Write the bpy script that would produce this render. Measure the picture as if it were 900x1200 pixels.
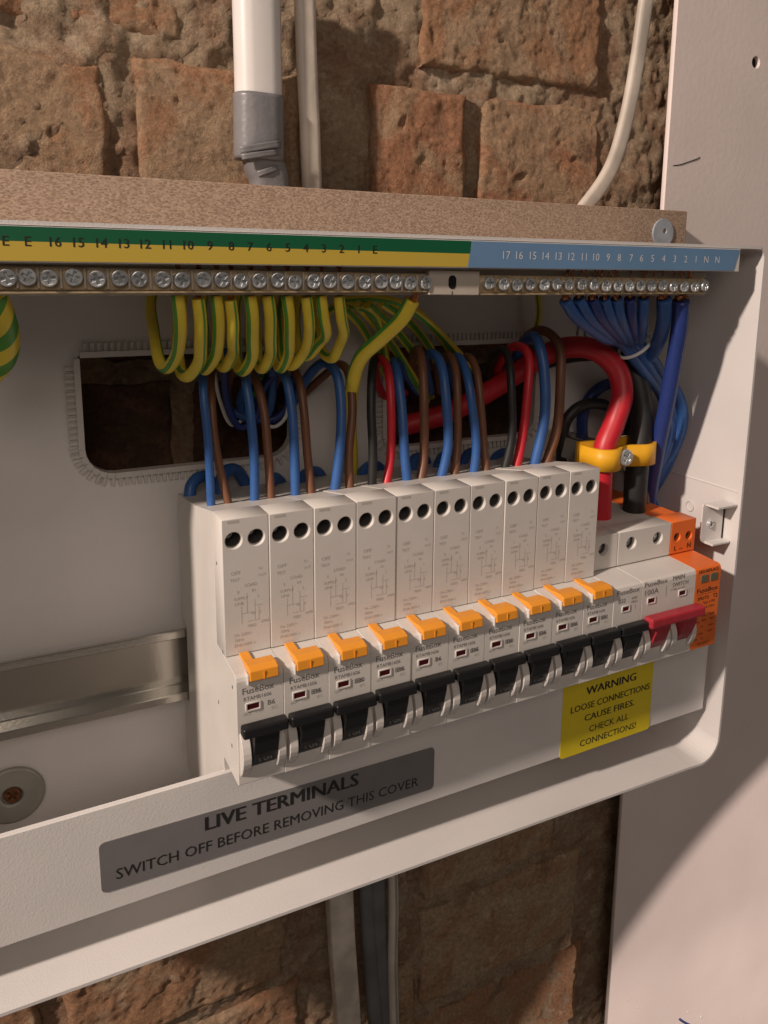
import bpy, bmesh, math, random
from mathutils import Vector, Matrix, noise
random.seed(7)
for o in list(bpy.data.objects): bpy.data.objects.remove(o)
SC = bpy.context.scene; COL = SC.collection
S = 0.001                                    # everything is measured in millimetres
# ---------------------------------------------------------------- camera
F, CX, CY = 938.25, 43.6, -115.17
CAM = Vector((-69.4, -258.1, 188.6)); YAW, PITCH, ROLL = [math.radians(a) for a in (28.85, -10.81, 1.0)]
_f = Vector((math.sin(YAW)*math.cos(PITCH), math.cos(YAW)*math.cos(PITCH), math.sin(PITCH)))
_r = _f.cross(Vector((0, 0, 1))).normalized(); _u = _r.cross(_f)
_r, _u = math.cos(ROLL)*_r+math.sin(ROLL)*_u, -math.sin(ROLL)*_r+math.cos(ROLL)*_u
cam = bpy.data.cameras.new('camera'); co = bpy.data.objects.new('camera', cam); COL.objects.link(co)
cam.sensor_fit = 'VERTICAL'; cam.sensor_height = 36; cam.lens = F/1200*36
cam.shift_x = -CX/1200; cam.shift_y = CY/1200; cam.clip_start = .01; cam.clip_end = 50
co.matrix_world = Matrix(((_r.x, _u.x, -_f.x, CAM.x*S), (_r.y, _u.y, -_f.y, CAM.y*S), (_r.z, _u.z, -_f.z, CAM.z*S), (0, 0, 0, 1)))
SC.camera = co
# ---------------------------------------------------------------- world, lamps, exposure
w = bpy.data.worlds.new('World'); SC.world = w; w.use_nodes = True
w.node_tree.nodes['Background'].inputs[0].default_value = (1, .86, .76, 1)
w.node_tree.nodes['Background'].inputs[1].default_value = .075
SC.view_settings.view_transform = 'Standard'; SC.view_settings.look = 'None'
SC.view_settings.exposure = 0; SC.view_settings.gamma = 1
def lamp(name, kind, loc, target, energy, color, **k):
    l = bpy.data.lights.new(name, kind); l.energy = energy; l.color = color
    for a, b in k.items(): setattr(l, a, b)
    o = bpy.data.objects.new(name, l); COL.objects.link(o); o.location = Vector(loc)*S
    o.rotation_euler = (Vector(target)-Vector(loc)).to_track_quat('-Z', 'Y').to_euler(); return o
WARM = (1, .835, .73)
lamp('ceiling_lamp', 'POINT', (-1340, -405, 1010), (100, 10, 0), 148, WARM, shadow_soft_size=.045)
lamp('room_fill', 'AREA', (-420, -1300, 850), (100, 0, 0), 4.4, WARM, shape='DISK', size=.7)
lamp('added_spot', 'SPOT', (1250, -1500, -300), (732, 116, -640), 80, (1, .82, .74), shadow_soft_size=.01, spot_size=math.radians(33), spot_blend=.015)  # added spot, its cone edge stands in for a diagonal shadow edge

# ---------------------------------------------------------------- materials
def mat(name, c, rough=.5, metal=0, noise_amt=0, nscale=200, bump=0, bscale=400, c2=None, spec=.5, trans=0, detail=4):
    m = bpy.data.materials.new(name); m.use_nodes = True; nt = m.node_tree; b = nt.nodes['Principled BSDF']
    b.inputs['Base Color'].default_value = (*c, 1); b.inputs['Roughness'].default_value = rough
    b.inputs['Metallic'].default_value = metal; b.inputs['Specular IOR Level'].default_value = spec
    tc = nt.nodes.new('ShaderNodeTexCoord')
    geo = nt.nodes.new('ShaderNodeNewGeometry')
    if noise_amt or c2:
        n = nt.nodes.new('ShaderNodeTexNoise'); n.inputs['Scale'].default_value = nscale; n.inputs['Detail'].default_value = detail
        nt.links.new(geo.outputs['Position'], n.inputs['Vector'])
        r = nt.nodes.new('ShaderNodeValToRGB'); nt.links.new(n.outputs['Fac'], r.inputs['Fac'])
        r.color_ramp.elements[0].position = .35; r.color_ramp.elements[1].position = .65
        c2 = c2 or tuple(x*(1-noise_amt) for x in c)
        r.color_ramp.elements[0].color = (*c2, 1); r.color_ramp.elements[1].color = (*c, 1)
        nt.links.new(r.outputs['Color'], b.inputs['Base Color'])
        mr = nt.nodes.new('ShaderNodeMapRange'); mr.inputs['To Min'].default_value = rough*.85; mr.inputs['To Max'].default_value = min(1, rough*1.2)
        nt.links.new(n.outputs['Fac'], mr.inputs['Value']); nt.links.new(mr.outputs['Result'], b.inputs['Roughness'])
    if bump:
        n2 = nt.nodes.new('ShaderNodeTexNoise'); n2.inputs['Scale'].default_value = bscale; n2.inputs['Detail'].default_value = 6
        nt.links.new(geo.outputs['Position'], n2.inputs['Vector'])
        bp = nt.nodes.new('ShaderNodeBump'); bp.inputs['Strength'].default_value = bump; bp.inputs['Distance'].default_value = .001
        nt.links.new(n2.outputs['Fac'], bp.inputs['Height']); nt.links.new(bp.outputs['Normal'], b.inputs['Normal'])
    return m
M = dict(
    paint=mat('white_powder_coat', (.72, .69, .665), .42, noise_amt=.09, nscale=16, bump=.12, bscale=1500),
    device=mat('device_plastic', (.66, .625, .58), .42, noise_amt=.05, nscale=60, bump=.08, bscale=2500),
    devdark=mat('terminal_recess', (.10, .095, .09), .6),  # dark tone for rivets; also paints shade in the terminal holes
    guard=mat('guard_plastic', (.66, .62, .58), .35),
    black=mat('black_plastic', (.012, .012, .013), .38, bump=.1, bscale=1500),
    red=mat('red_plastic', (.42, .03, .045), .4, noise_amt=.15, nscale=150),
    orange=mat('orange_plastic', (.85, .33, .03), .4, noise_amt=.06, nscale=150),
    spd=mat('deep_orange_plastic', (.80, .17, .03), .45, noise_amt=.08, nscale=80, bump=.08, bscale=2000),
    winred=mat('dark_red_window', (.06, .004, .006), .25),
    wingreen=mat('grey_green_window', (.12, .13, .09), .3),
    ink=mat('grey_print', (.17, .155, .145), .6),
    inkpale=mat('faint_print', (.47, .44, .40), .6),
    inkdim=mat('dim_moulding', (.06, .06, .06), .5),
    inkblack=mat('black_print', (.015, .014, .014), .5),
    inkwhite=mat('pale_print', (.62, .64, .68), .6),
    greylab=mat('grey_vinyl', (.19, .18, .18), .32, noise_amt=.08, nscale=60),
    yellab=mat('yellow_vinyl', (.76, .60, .02), .38, noise_amt=.05, nscale=60),
    green=mat('green_vinyl', (.005, .11, .045), .4), yellow=mat('yellow_strip_vinyl', (.58, .42, .06), .4),
    blue=mat('blue_vinyl', (.15, .28, .46), .4, noise_amt=.06, nscale=60),
    cream=mat('cream_plastic', (.55, .48, .40), .5, noise_amt=.08, nscale=80),
    brass=mat('brass', (.66, .51, .31), .4, .4, noise_amt=.3, nscale=300),
    zinc=mat('zinc_plate', (.76, .79, .80), .30, .55, noise_amt=.35, nscale=500),
    galv=mat('galvanised_steel', (.60, .585, .54), .20, 1, noise_amt=.03, nscale=8, bump=.03, bscale=600),
    washer=mat('dull_washer', (.36, .35, .31), .5, .3, noise_amt=.2, nscale=90),
    rust=mat('rusty_steel', (.22, .09, .04), .75, .3, noise_amt=.5, nscale=700),
    copper=mat('copper', (.62, .26, .12), .35, 1, noise_amt=.3, nscale=500),
    wblue=mat('blue_insulation', (.032, .11, .33), .42, noise_amt=.12, nscale=120),
    wnavy=mat('dark_blue_insulation', (.022, .045, .20), .42, noise_amt=.12, nscale=120),
    wbrown=mat('brown_insulation', (.17, .070, .035), .45, noise_amt=.15, nscale=120),
    wblack=mat('black_insulation', (.016, .016, .016), .5, noise_amt=.2, nscale=120),
    wred=mat('red_insulation', (.55, .018, .03), .42, noise_amt=.1, nscale=120),
    wyel=mat('yellow_insulation', (.84, .66, .06), .42, noise_amt=.08, nscale=120),
    wgreen=mat('green_insulation', (.10, .34, .05), .42, noise_amt=.1, nscale=120),
    clamp=mat('yellow_nylon', (.82, .42, .02), .42, noise_amt=.05, nscale=100),
    grommet=mat('grommet_plastic', (.58, .55, .51), .5, noise_amt=.08, nscale=100),
    conduit=mat('white_pvc', (.72, .69, .66), .35, noise_amt=.06, nscale=30, bump=.04, bscale=300),
    tape=mat('grey_duct_tape', (.20, .195, .20), .36, noise_amt=.15, nscale=90, bump=.25, bscale=250),
    te=mat('cream_sheath', (.60, .53, .45), .5, noise_amt=.25, nscale=45, bump=.2, bscale=250),
    tegrey=mat('dirty_pale_sheath', (.62, .55, .46), .55, noise_amt=.35, nscale=60, bump=.25, bscale=300),
    dgrey=mat('dark_grey_sheath', (.13, .135, .14), .6, noise_amt=.3, nscale=50, bump=.2, bscale=300),
    tie=mat('clear_nylon', (.75, .75, .72), .3),
    sticker=mat('pale_grey_pad', (.42, .46, .50), .45, noise_amt=.35, nscale=60),
    holem=mat('black_hole', (.004, .004, .004), .9),
)
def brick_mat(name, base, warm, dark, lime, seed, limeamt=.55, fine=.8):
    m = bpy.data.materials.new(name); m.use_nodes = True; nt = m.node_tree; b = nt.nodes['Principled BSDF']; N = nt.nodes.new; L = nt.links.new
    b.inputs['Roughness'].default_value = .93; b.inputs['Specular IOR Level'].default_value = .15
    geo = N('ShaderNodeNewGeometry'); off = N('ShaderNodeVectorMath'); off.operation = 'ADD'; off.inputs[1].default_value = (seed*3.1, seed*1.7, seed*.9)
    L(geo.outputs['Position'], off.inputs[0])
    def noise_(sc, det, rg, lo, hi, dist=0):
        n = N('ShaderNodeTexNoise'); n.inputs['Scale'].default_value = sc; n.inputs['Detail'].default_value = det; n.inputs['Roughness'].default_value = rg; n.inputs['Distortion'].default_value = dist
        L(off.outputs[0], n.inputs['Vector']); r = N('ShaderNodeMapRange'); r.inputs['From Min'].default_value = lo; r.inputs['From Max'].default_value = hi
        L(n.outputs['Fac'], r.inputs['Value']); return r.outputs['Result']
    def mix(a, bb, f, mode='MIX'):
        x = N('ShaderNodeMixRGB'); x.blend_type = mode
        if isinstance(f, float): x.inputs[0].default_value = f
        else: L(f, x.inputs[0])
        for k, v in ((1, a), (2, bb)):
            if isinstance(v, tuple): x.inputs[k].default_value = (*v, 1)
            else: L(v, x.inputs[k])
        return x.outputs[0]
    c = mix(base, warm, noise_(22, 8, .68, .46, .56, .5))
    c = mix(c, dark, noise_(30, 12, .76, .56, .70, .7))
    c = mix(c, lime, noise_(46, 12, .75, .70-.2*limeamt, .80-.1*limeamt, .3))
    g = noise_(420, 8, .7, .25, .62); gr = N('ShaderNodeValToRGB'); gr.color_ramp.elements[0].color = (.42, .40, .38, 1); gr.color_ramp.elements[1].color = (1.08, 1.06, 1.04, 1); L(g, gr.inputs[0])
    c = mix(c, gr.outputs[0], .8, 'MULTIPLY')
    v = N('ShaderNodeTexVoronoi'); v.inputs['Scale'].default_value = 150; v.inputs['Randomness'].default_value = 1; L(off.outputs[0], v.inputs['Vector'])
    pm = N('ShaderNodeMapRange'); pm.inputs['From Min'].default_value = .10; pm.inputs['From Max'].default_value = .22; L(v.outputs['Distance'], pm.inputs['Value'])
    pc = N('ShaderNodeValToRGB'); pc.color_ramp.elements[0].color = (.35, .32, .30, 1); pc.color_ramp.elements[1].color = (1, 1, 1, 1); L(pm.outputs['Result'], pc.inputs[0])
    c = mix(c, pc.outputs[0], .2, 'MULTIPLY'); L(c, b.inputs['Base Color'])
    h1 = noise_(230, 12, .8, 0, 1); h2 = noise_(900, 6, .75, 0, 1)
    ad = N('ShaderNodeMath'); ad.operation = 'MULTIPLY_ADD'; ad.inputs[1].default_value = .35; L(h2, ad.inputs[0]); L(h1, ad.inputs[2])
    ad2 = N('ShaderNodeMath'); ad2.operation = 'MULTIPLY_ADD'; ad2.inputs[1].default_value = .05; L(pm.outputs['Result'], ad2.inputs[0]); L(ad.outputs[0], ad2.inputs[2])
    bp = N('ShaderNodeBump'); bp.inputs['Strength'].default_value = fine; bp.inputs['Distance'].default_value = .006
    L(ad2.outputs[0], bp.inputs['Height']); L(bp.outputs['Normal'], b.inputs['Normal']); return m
BR = [brick_mat('brick_brown', (.50, .35, .225), (.48, .27, .155), (.17, .115, .075), (.74, .58, .42), 1, .6),
      brick_mat('brick_orange', (.52, .35, .22), (.50, .26, .15), (.19, .12, .08), (.74, .58, .42), 2, .5),
      brick_mat('brick_tan', (.55, .41, .27), (.50, .31, .19), (.22, .15, .10), (.78, .62, .45), 3, .7)]
MORTAR = brick_mat('old_mortar', (.54, .41, .28), (.44, .28, .18), (.14, .10, .07), (.78, .64, .47), 4, .8, .9)
DARK_BRICK = brick_mat('brick_dark', (.12, .075, .05), (.22, .12, .08), (.015, .01, .008), (.40, .26, .18), 5, .5)  # dark brown brick for recessed blocks and those behind the openings
# chipboard
def chip_mat():
    m = bpy.data.materials.new('chipboard'); m.use_nodes = True; nt = m.node_tree; b = nt.nodes['Principled BSDF']
    b.inputs['Roughness'].default_value = .8
    geo = nt.nodes.new('ShaderNodeNewGeometry')
    mp = nt.nodes.new('ShaderNodeMapping'); mp.inputs['Scale'].default_value = (1, 1, 2); nt.links.new(geo.outputs['Position'], mp.inputs[0])
    v = nt.nodes.new('ShaderNodeTexVoronoi'); v.inputs['Scale'].default_value = 900; nt.links.new(mp.outputs[0], v.inputs['Vector'])
    n = nt.nodes.new('ShaderNodeTexNoise'); n.inputs['Scale'].default_value = 700; n.inputs['Detail'].default_value = 8; nt.links.new(mp.outputs[0], n.inputs['Vector'])
    ad = nt.nodes.new('ShaderNodeMixRGB'); ad.inputs[0].default_value = .6
    nt.links.new(v.outputs['Color'], ad.inputs[1]); nt.links.new(n.outputs['Fac'], ad.inputs[2])
    bw = nt.nodes.new('ShaderNodeRGBToBW'); nt.links.new(ad.outputs[0], bw.inputs[0])
    r = nt.nodes.new('ShaderNodeValToRGB'); nt.links.new(bw.outputs[0], r.inputs['Fac'])
    r.color_ramp.elements[0].position = .33; r.color_ramp.elements[0].color = (.24, .16, .11, 1)
    r.color_ramp.elements[1].position = .62; r.color_ramp.elements[1].color = (.44, .32, .23, 1)
    nt.links.new(r.outputs[0], b.inputs['Base Color'])
    bp = nt.nodes.new('ShaderNodeBump'); bp.inputs['Strength'].default_value = .35; bp.inputs['Distance'].default_value = .0008
    nt.links.new(bw.outputs[0], bp.inputs['Height']); nt.links.new(bp.outputs[0], b.inputs['Normal'])
    return m
CHIP = chip_mat()
BOARD = mat('painted_board', (.80, .70, .655), .6, noise_amt=.07, nscale=14, bump=.15, bscale=260)

# ---------------------------------------------------------------- helpers
def at(px, py, Y):                            # measured point of the photograph at a real depth Y (mm)
    d = _r*((px-450-CX)/F) + _u*(-(py-600-CY)/F) + _f
    return CAM + d*((Y-CAM.y)/d.y)
def link(o, parent=None):
    COL.objects.link(o)
    if parent: o.parent = parent
    return o
def mesh_obj(name, me, parent=None, m=None, label=None):
    o = bpy.data.objects.new(name, me)
    if m and not me.materials: me.materials.append(m)
    link(o, parent)
    if label: o['label'] = label
    return o
def bm_obj(name, bm, m, parent=None, smooth=False, label=None):
    me = bpy.data.meshes.new(name); bmesh.ops.scale(bm, vec=(S, S, S), verts=bm.verts); bm.to_mesh(me); bm.free()
    for x in (m if isinstance(m, (list, tuple)) else [m]): me.materials.append(x)
    if smooth:
        for p in me.polygons: p.use_smooth = True
    return mesh_obj(name, me, parent, label=label)
def thing(name, label, cat, loc=(0, 0, 0), group=None):
    o = bpy.data.objects.new(name, None); o.empty_display_size = .01; COL.objects.link(o); o.location = Vector(loc)*S
    return tag(o, label, cat, group)
def tag(o, label, cat, group=None, kind=None):
    o['label'] = label; o['category'] = cat
    if group: o['group'] = group
    if kind: o['kind'] = kind
    return o
def structure(o): o['kind'] = 'structure'; return o
def box(bm, x0, x1, y0, y1, z0, z1, bev=0, seg=2, mi=0):
    vs = [bm.verts.new((x, y, z)) for x in (x0, x1) for y in (y0, y1) for z in (z0, z1)]
    fs = [bm.faces.new([vs[i] for i in f]) for f in ((0, 1, 3, 2), (4, 6, 7, 5), (0, 4, 5, 1), (2, 3, 7, 6), (0, 2, 6, 4), (1, 5, 7, 3))]
    for f in fs: f.material_index = mi
    if bev:
        es = list({e for f in fs for e in f.edges})
        bmesh.ops.bevel(bm, geom=es, offset=bev, segments=seg, affect='EDGES', profile=.5)
    return vs
def B(name, m, parent, *a, bev=0, label=None, seg=2):
    bm = bmesh.new(); box(bm, *a, bev=bev, seg=seg); return bm_obj(name, bm, m, parent, label=label)
def prism_x(bm, pts, x0, x1, bev=0, seg=2):   # (y,z) outline extruded along x
    a = [bm.verts.new((x0, y, z)) for y, z in pts]; b = [bm.verts.new((x1, y, z)) for y, z in pts]; n = len(pts)
    fs = [bm.faces.new(a[::-1]), bm.faces.new(b)]
    for i in range(n): fs.append(bm.faces.new((a[i], a[(i+1) % n], b[(i+1) % n], b[i])))
    bmesh.ops.recalc_face_normals(bm, faces=fs)
    if bev:
        bmesh.ops.bevel(bm, geom=list({e for f in fs for e in f.edges}), offset=bev, segments=seg, affect='EDGES', profile=.5)
def prism_y(bm, pts, y0, y1, bev=0):          # (x,z) outline extruded along y
    a = [bm.verts.new((x, y0, z)) for x, z in pts]; b = [bm.verts.new((x, y1, z)) for x, z in pts]; n = len(pts)
    fs = [bm.faces.new(a), bm.faces.new(b[::-1])]
    for i in range(n): fs.append(bm.faces.new((a[i], b[i], b[(i+1) % n], a[(i+1) % n])))
    bmesh.ops.recalc_face_normals(bm, faces=fs)
    if bev: bmesh.ops.bevel(bm, geom=list({e for f in fs for e in f.edges}), offset=bev, segments=2, affect='EDGES', profile=.5)
def rrect(x0, x1, z0, z1, r, n=5):
    rs = r if isinstance(r, (tuple, list)) else (r,)*4      # bl, br, tr, tl
    out = []
    for (cx, cz, a0, q) in ((x0+rs[0], z0+rs[0], 180, rs[0]), (x1-rs[1], z0+rs[1], 270, rs[1]), (x1-rs[2], z1-rs[2], 0, rs[2]), (x0+rs[3], z1-rs[3], 90, rs[3])):
        for i in range(n+1):
            a = math.radians(a0+90*i/n); out.append((cx+q*math.cos(a), cz+q*math.sin(a)))
    return out
def circ(x, z, r, n=20): return [(x+r*math.cos(2*math.pi*i/n), z+r*math.sin(2*math.pi*i/n)) for i in range(n)]
def plate_mesh(name, outline, holes, y0, y1, bev=0):   # solid plate in the xz plane with real holes
    c = bpy.data.curves.new(name, 'CURVE'); c.dimensions = '2D'; c.fill_mode = 'BOTH'
    c.extrude = (y1-y0)/2*S-bev*S; c.bevel_depth = bev*S; c.bevel_resolution = 1; c.offset = -bev*S
    for pl in [outline]+holes:
        s = c.splines.new('POLY'); s.points.add(len(pl)-1); s.use_cyclic_u = True
        for p, (x, z) in zip(s.points, pl): p.co = (x*S, z*S, 0, 1)
    o = bpy.data.objects.new(name, c); COL.objects.link(o)
    me = bpy.data.meshes.new_from_object(o); bpy.data.objects.remove(o); bpy.data.curves.remove(c)
    me.transform(Matrix.Translation((0, (y0+y1)/2*S, 0)) @ Matrix.Rotation(math.pi/2, 4, 'X'))
    me.name = name; me.materials.clear(); return me
def plate(name, m, parent, outline, holes, y0, y1, bev=0, label=None):
    me = plate_mesh(name, outline, holes, y0, y1, bev); me.materials.append(m)
    return mesh_obj(name, me, parent, label=label)
_tc = {}
def text_geo(s, size, bold=0):
    k = (s, size, bold)
    if k not in _tc:
        c = bpy.data.curves.new('t', 'FONT'); c.body = s; c.size = size*1.38; c.resolution_u = 2
        o = bpy.data.objects.new('t', c); COL.objects.link(o); me = bpy.data.meshes.new_from_object(o)
        V0 = [v.co.copy() for v in me.vertices]; P0 = [list(p.vertices) for p in me.polygons]; V1, P1 = [], []
        for q, dx in enumerate([0] if not bold else [-bold*size, 0, bold*size]):      # bold: three strokes a hair apart
            P1 += [[i+len(V1) for i in p] for p in P0]; V1 += [Vector((v.x+dx*1.3, v.y, q)) for v in V0]
        _tc[k] = (V1, P1)
        bpy.data.objects.remove(o); bpy.data.curves.remove(c); bpy.data.meshes.remove(me)
    return _tc[k]
def texts(name, items, Y, m, parent, label=None, extra=None):
    """items: (string, x, z, cap height, width or None, bold, align) laid on the plane y=Y facing the viewer"""
    V, P = [], []
    for s, x, z, h, wd, bold, al in items:
        vs, ps = text_geo(s, 10, bold)
        if not vs: continue
        x0 = min(v.x for v in vs); x1 = max(v.x for v in vs); sc = h/10; wx = sc
        if wd: wx = wd/(x1-x0)
        W = (x1-x0)*wx; ox = x-(W/2 if al == 'c' else W if al == 'r' else 0)
        n = len(V); V += [((ox+(v.x-x0)*wx)*S, (Y-v.z*.012)*S, (z+v.y*sc)*S) for v in vs]; P += [[i+n for i in p] for p in ps]
    if extra:
        for x0, x1, z0, z1 in extra:
            n = len(V); V += [(x0*S, Y*S, z0*S), (x1*S, Y*S, z0*S), (x1*S, Y*S, z1*S), (x0*S, Y*S, z1*S)]; P.append([n, n+1, n+2, n+3])
    me = bpy.data.meshes.new(name); me.from_pydata(V, [], P); me.materials.append(m)
    return mesh_obj(name, me, parent, label=label)
def spline(pts, n=8):
    P = [Vector(p) for p in pts]; P = [2*P[0]-P[1]]+P+[2*P[-1]-P[-2]]; out = []
    for i in range(1, len(P)-2):
        a, b, c, d = P[i-1:i+3]
        for k in range(n):
            t = k/n; out.append(.5*((2*b)+(c-a)*t+(2*a-5*b+4*c-d)*t*t+(3*b-a-3*c+d)*t**3))
    out.append(P[-2]); return out
def tube_bm(bm, pts, r, sides=12, stripe=None, flat=1, up=None, n=8, twist=0, mi=0):
    C = spline(pts, n); prev = None; rings = []; L = len(C)
    for i, c in enumerate(C):
        t = (C[min(i+1, L-1)]-C[max(i-1, 0)]).normalized()
        if prev is None:
            ref = Vector(up) if up else (Vector((0, 0, 1)) if abs(t.z) < .9 else Vector((0, 1, 0)))
            a = (ref-t*ref.dot(t)).normalized()
        else: a = (prev-t*prev.dot(t)).normalized()
        prev = a; b = t.cross(a); rr = r[i*(len(r)-1)//max(1, L-1)] if isinstance(r, (list, tuple)) else r
        tw = twist*i/L+.2
        rings.append([bm.verts.new(c+a*math.cos(q+tw)*rr*flat+b*math.sin(q+tw)*rr) for q in [2*math.pi*k/sides for k in range(sides)]])
    for i in range(L-1):
        for k in range(sides):
            f = bm.faces.new((rings[i][k], rings[i][(k+1) % sides], rings[i+1][(k+1) % sides], rings[i+1][k])); f.smooth = True
            f.material_index = 1 if (stripe and k in stripe) else mi
    bm.faces.new(rings[0][::-1]).material_index = mi; bm.faces.new(rings[-1]).material_index = mi
def tube(name, pts, r, m, parent=None, **k):
    bm = bmesh.new(); tube_bm(bm, pts, r, **k); bmesh.ops.recalc_face_normals(bm, faces=bm.faces); return bm_obj(name, bm, m, parent)
def wire(name, label, cat, pts, r, m, group, tip=None, **k):
    if tip is None: return tag(tube(name, pts, r, m, **k), label, cat, group)
    root = thing(name, label, cat, pts[0], group)
    o = tube('insulation', [Vector(p)-Vector(pts[0]) for p in pts], r, m, root, **k)
    tube('copper_tip', [Vector(p)-Vector(pts[0]) for p in tip], r*.5, M['copper'], root, n=2, sides=8)
    return root
def copy_tree(o, parent=None):
    c = o.copy(); COL.objects.link(c); c.parent = parent
    for ch in o.children: copy_tree(ch, c)
    return c
ORD = ['first', 'second', 'third', 'fourth', 'fifth', 'sixth', 'seventh', 'eighth', 'ninth', 'tenth', 'eleventh', 'twelfth']

# pozidriv screw head (faces -y, centred at origin, front at y=0)
def cross(r, wd, rot=0):
    a = []
    for k in range(4):
        for (x, z) in ((wd, wd), (r, wd) if 0 else (wd, r), (-wd, r)):
            q = math.radians(90*k)+rot; a.append((x*math.cos(q)-z*math.sin(q), x*math.sin(q)+z*math.cos(q)))
    return a
def screw_meshes(R, th=2.0):
    a = plate_mesh('screw_head', circ(0, 0, R, 20), [cross(R*.62, R*.13)], 0, th*.6, R*.12); a.materials.append(M['zinc'])
    for p in a.polygons: p.use_smooth = False
    bm = bmesh.new(); prism_y(bm, circ(0, 0, R*.98, 20), th*.5, th+1.5)
    me = bpy.data.meshes.new('screw_core'); bmesh.ops.scale(bm, vec=(S, S, S), verts=bm.verts); bm.to_mesh(me); bm.free(); me.materials.append(M['zinc'])
    # join both so that a screw is one mesh
    bm = bmesh.new(); bm.from_mesh(a); bm.from_mesh(me); out = bpy.data.meshes.new('screw'); bm.to_mesh(out); bm.free(); out.materials.append(M['zinc'])
    return out
SCREW = screw_meshes(2.75); SCREW_S = screw_meshes(2.3)
def put_screw(name, me, x, y, z, parent, rot=None, sc=1):
    o = mesh_obj(name, me, parent); o.location = (x*S, y*S, z*S); o.rotation_euler = (random.uniform(-.12, .12), random.uniform(0, 1.5) if rot is None else rot, random.uniform(-.12, .12)); o.scale = (sc,)*3
    return o

# ================================================================ SETTING: brick wall behind
def rough_block(x0, x1, z0, z1, yf, depth, seed, amp=3.0, step=1.6, rnd=5.0, tilt=0, cr=1):
    bm = bmesh.new(); nx = max(4, int((x1-x0)/step)); nz = max(4, int((z1-z0)/step)); g = []
    for j in range(nz+1):
        row = []
        for i in range(nx+1):
            x = x0+(x1-x0)*i/nx; z = z0+(z1-z0)*j/nz
            e = min(x-x0, x1-x, z-z0, z1-z)
            q = Vector((x*.018+seed*9.1, z*.018, seed*3.3)); f1 = noise.fractal(q, .9, 2.1, 6)
            q2 = Vector((x*.09+seed*2.1, z*.09, seed*5.3)); f2 = noise.fractal(q2, .8, 2.0, 5)
            q3 = Vector((x*.045, z*.045, seed*1.3)); f3 = noise.noise(q3)
            q4 = Vector((x*.16+seed, z*.16, seed*7.7)); f4 = noise.noise(q4); pit = max(0, f4-.50)*8; f5 = 1-abs(noise.noise(Vector((x*.035+seed, z*.05, seed*2.7)))*2); crack = max(0, f5-.985)*30*cr
            edge = max(0, 1-(e+f3*3)/rnd); edge = edge*edge*rnd*1.1
            f6 = noise.fractal(Vector((x*.33+seed, z*.33, seed*4.1)), .8, 2.2, 3)
            y = yf+f1*amp*.55+f2*amp*.35+f6*.42+pit+crack+edge+tilt*(x-x0)
            wob = noise.noise(Vector((x*.06, z*.06, seed+50)))*3 if e < 1 else 0
            row.append(bm.verts.new((x+(wob if 0 < j < nz else 0), y, z+(wob if 0 < i < nx else 0))))
        g.append(row)
    for j in range(nz):
        for i in range(nx):
            f = bm.faces.new((g[j][i], g[j][i+1], g[j+1][i+1], g[j+1][i])); f.smooth = True
    # sides back into the wall
    ring = g[0][:]+[g[j][nx] for j in range(1, nz+1)]+[g[nz][i] for i in range(nx-1, -1, -1)]+[g[j][0] for j in range(nz-1, 0, -1)]
    back = [bm.verts.new((v.co.x, yf+depth, v.co.z)) for v in ring]; n = len(ring)
    for i in range(n): bm.faces.new((ring[(i+1) % n], ring[i], back[i], back[(i+1) % n]))
    return bm
BY = 140
wall = structure(bm_obj('brick_wall', rough_block(-260, 420, -420, 420, BY+2.9, 40, 77, amp=6.5, step=1.9), MORTAR, smooth=False))
wall['label'] = 'old bare brick wall with crumbling mortar behind the open metal enclosure'
bricks = [  # x0,x1,z0,z1,front,material,amp
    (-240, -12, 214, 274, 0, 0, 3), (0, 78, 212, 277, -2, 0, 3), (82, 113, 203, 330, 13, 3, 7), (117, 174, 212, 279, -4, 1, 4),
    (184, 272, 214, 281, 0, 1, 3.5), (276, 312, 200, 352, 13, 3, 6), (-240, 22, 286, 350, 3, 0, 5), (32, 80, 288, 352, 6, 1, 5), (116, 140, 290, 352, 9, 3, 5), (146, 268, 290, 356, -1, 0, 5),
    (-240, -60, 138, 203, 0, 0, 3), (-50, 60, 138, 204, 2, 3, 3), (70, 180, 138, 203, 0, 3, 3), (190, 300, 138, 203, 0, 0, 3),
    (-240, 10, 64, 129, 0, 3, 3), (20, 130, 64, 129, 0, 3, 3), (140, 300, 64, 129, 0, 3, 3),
    (-240, -60, -10, 54, 0, 0, 3), (-50, 300, -10, 54, 0, 0, 3), (-240, 300, -85, -20, 0, 0, 3),
    (-240, -20, -160, -94, 0, 0, 4), (-8, 96, -160, -94, 0, 0, 4), (130, 300, -158, -94, 0, 0, 4),
    (-240, -70, -236, -170, 2, 0, 4), (-58, 62, -238, -168, 0, 0, 5), (158, 262, -226, -176, -3, 2, 3), (122, 150, -262, -178, 3, 2, 4), (268, 300, -200, -165, -2, 2, 4),
    (-240, -20, -312, -246, 0, 1, 4), (-8, 72, -316, -246, 0, 0, 5), (120, 152, -318, -268, -5, 2, 5), (156, 290, -308, -236, -1, 2, 5),
    (-240, 0, -390, -322, 0, 0, 4), (10, 110, -390, -322, 0, 1, 4), (150, 300, -390, -322, 0, 0, 4)]
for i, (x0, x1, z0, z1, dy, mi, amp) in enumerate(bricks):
    bm_obj('brick', rough_block(x0, x1, z0, z1, BY+dy, 22-dy, i+1, amp=amp*.62, rnd=3.6, step=1.25), (BR+[DARK_BRICK])[mi], wall, smooth=False)

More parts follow.
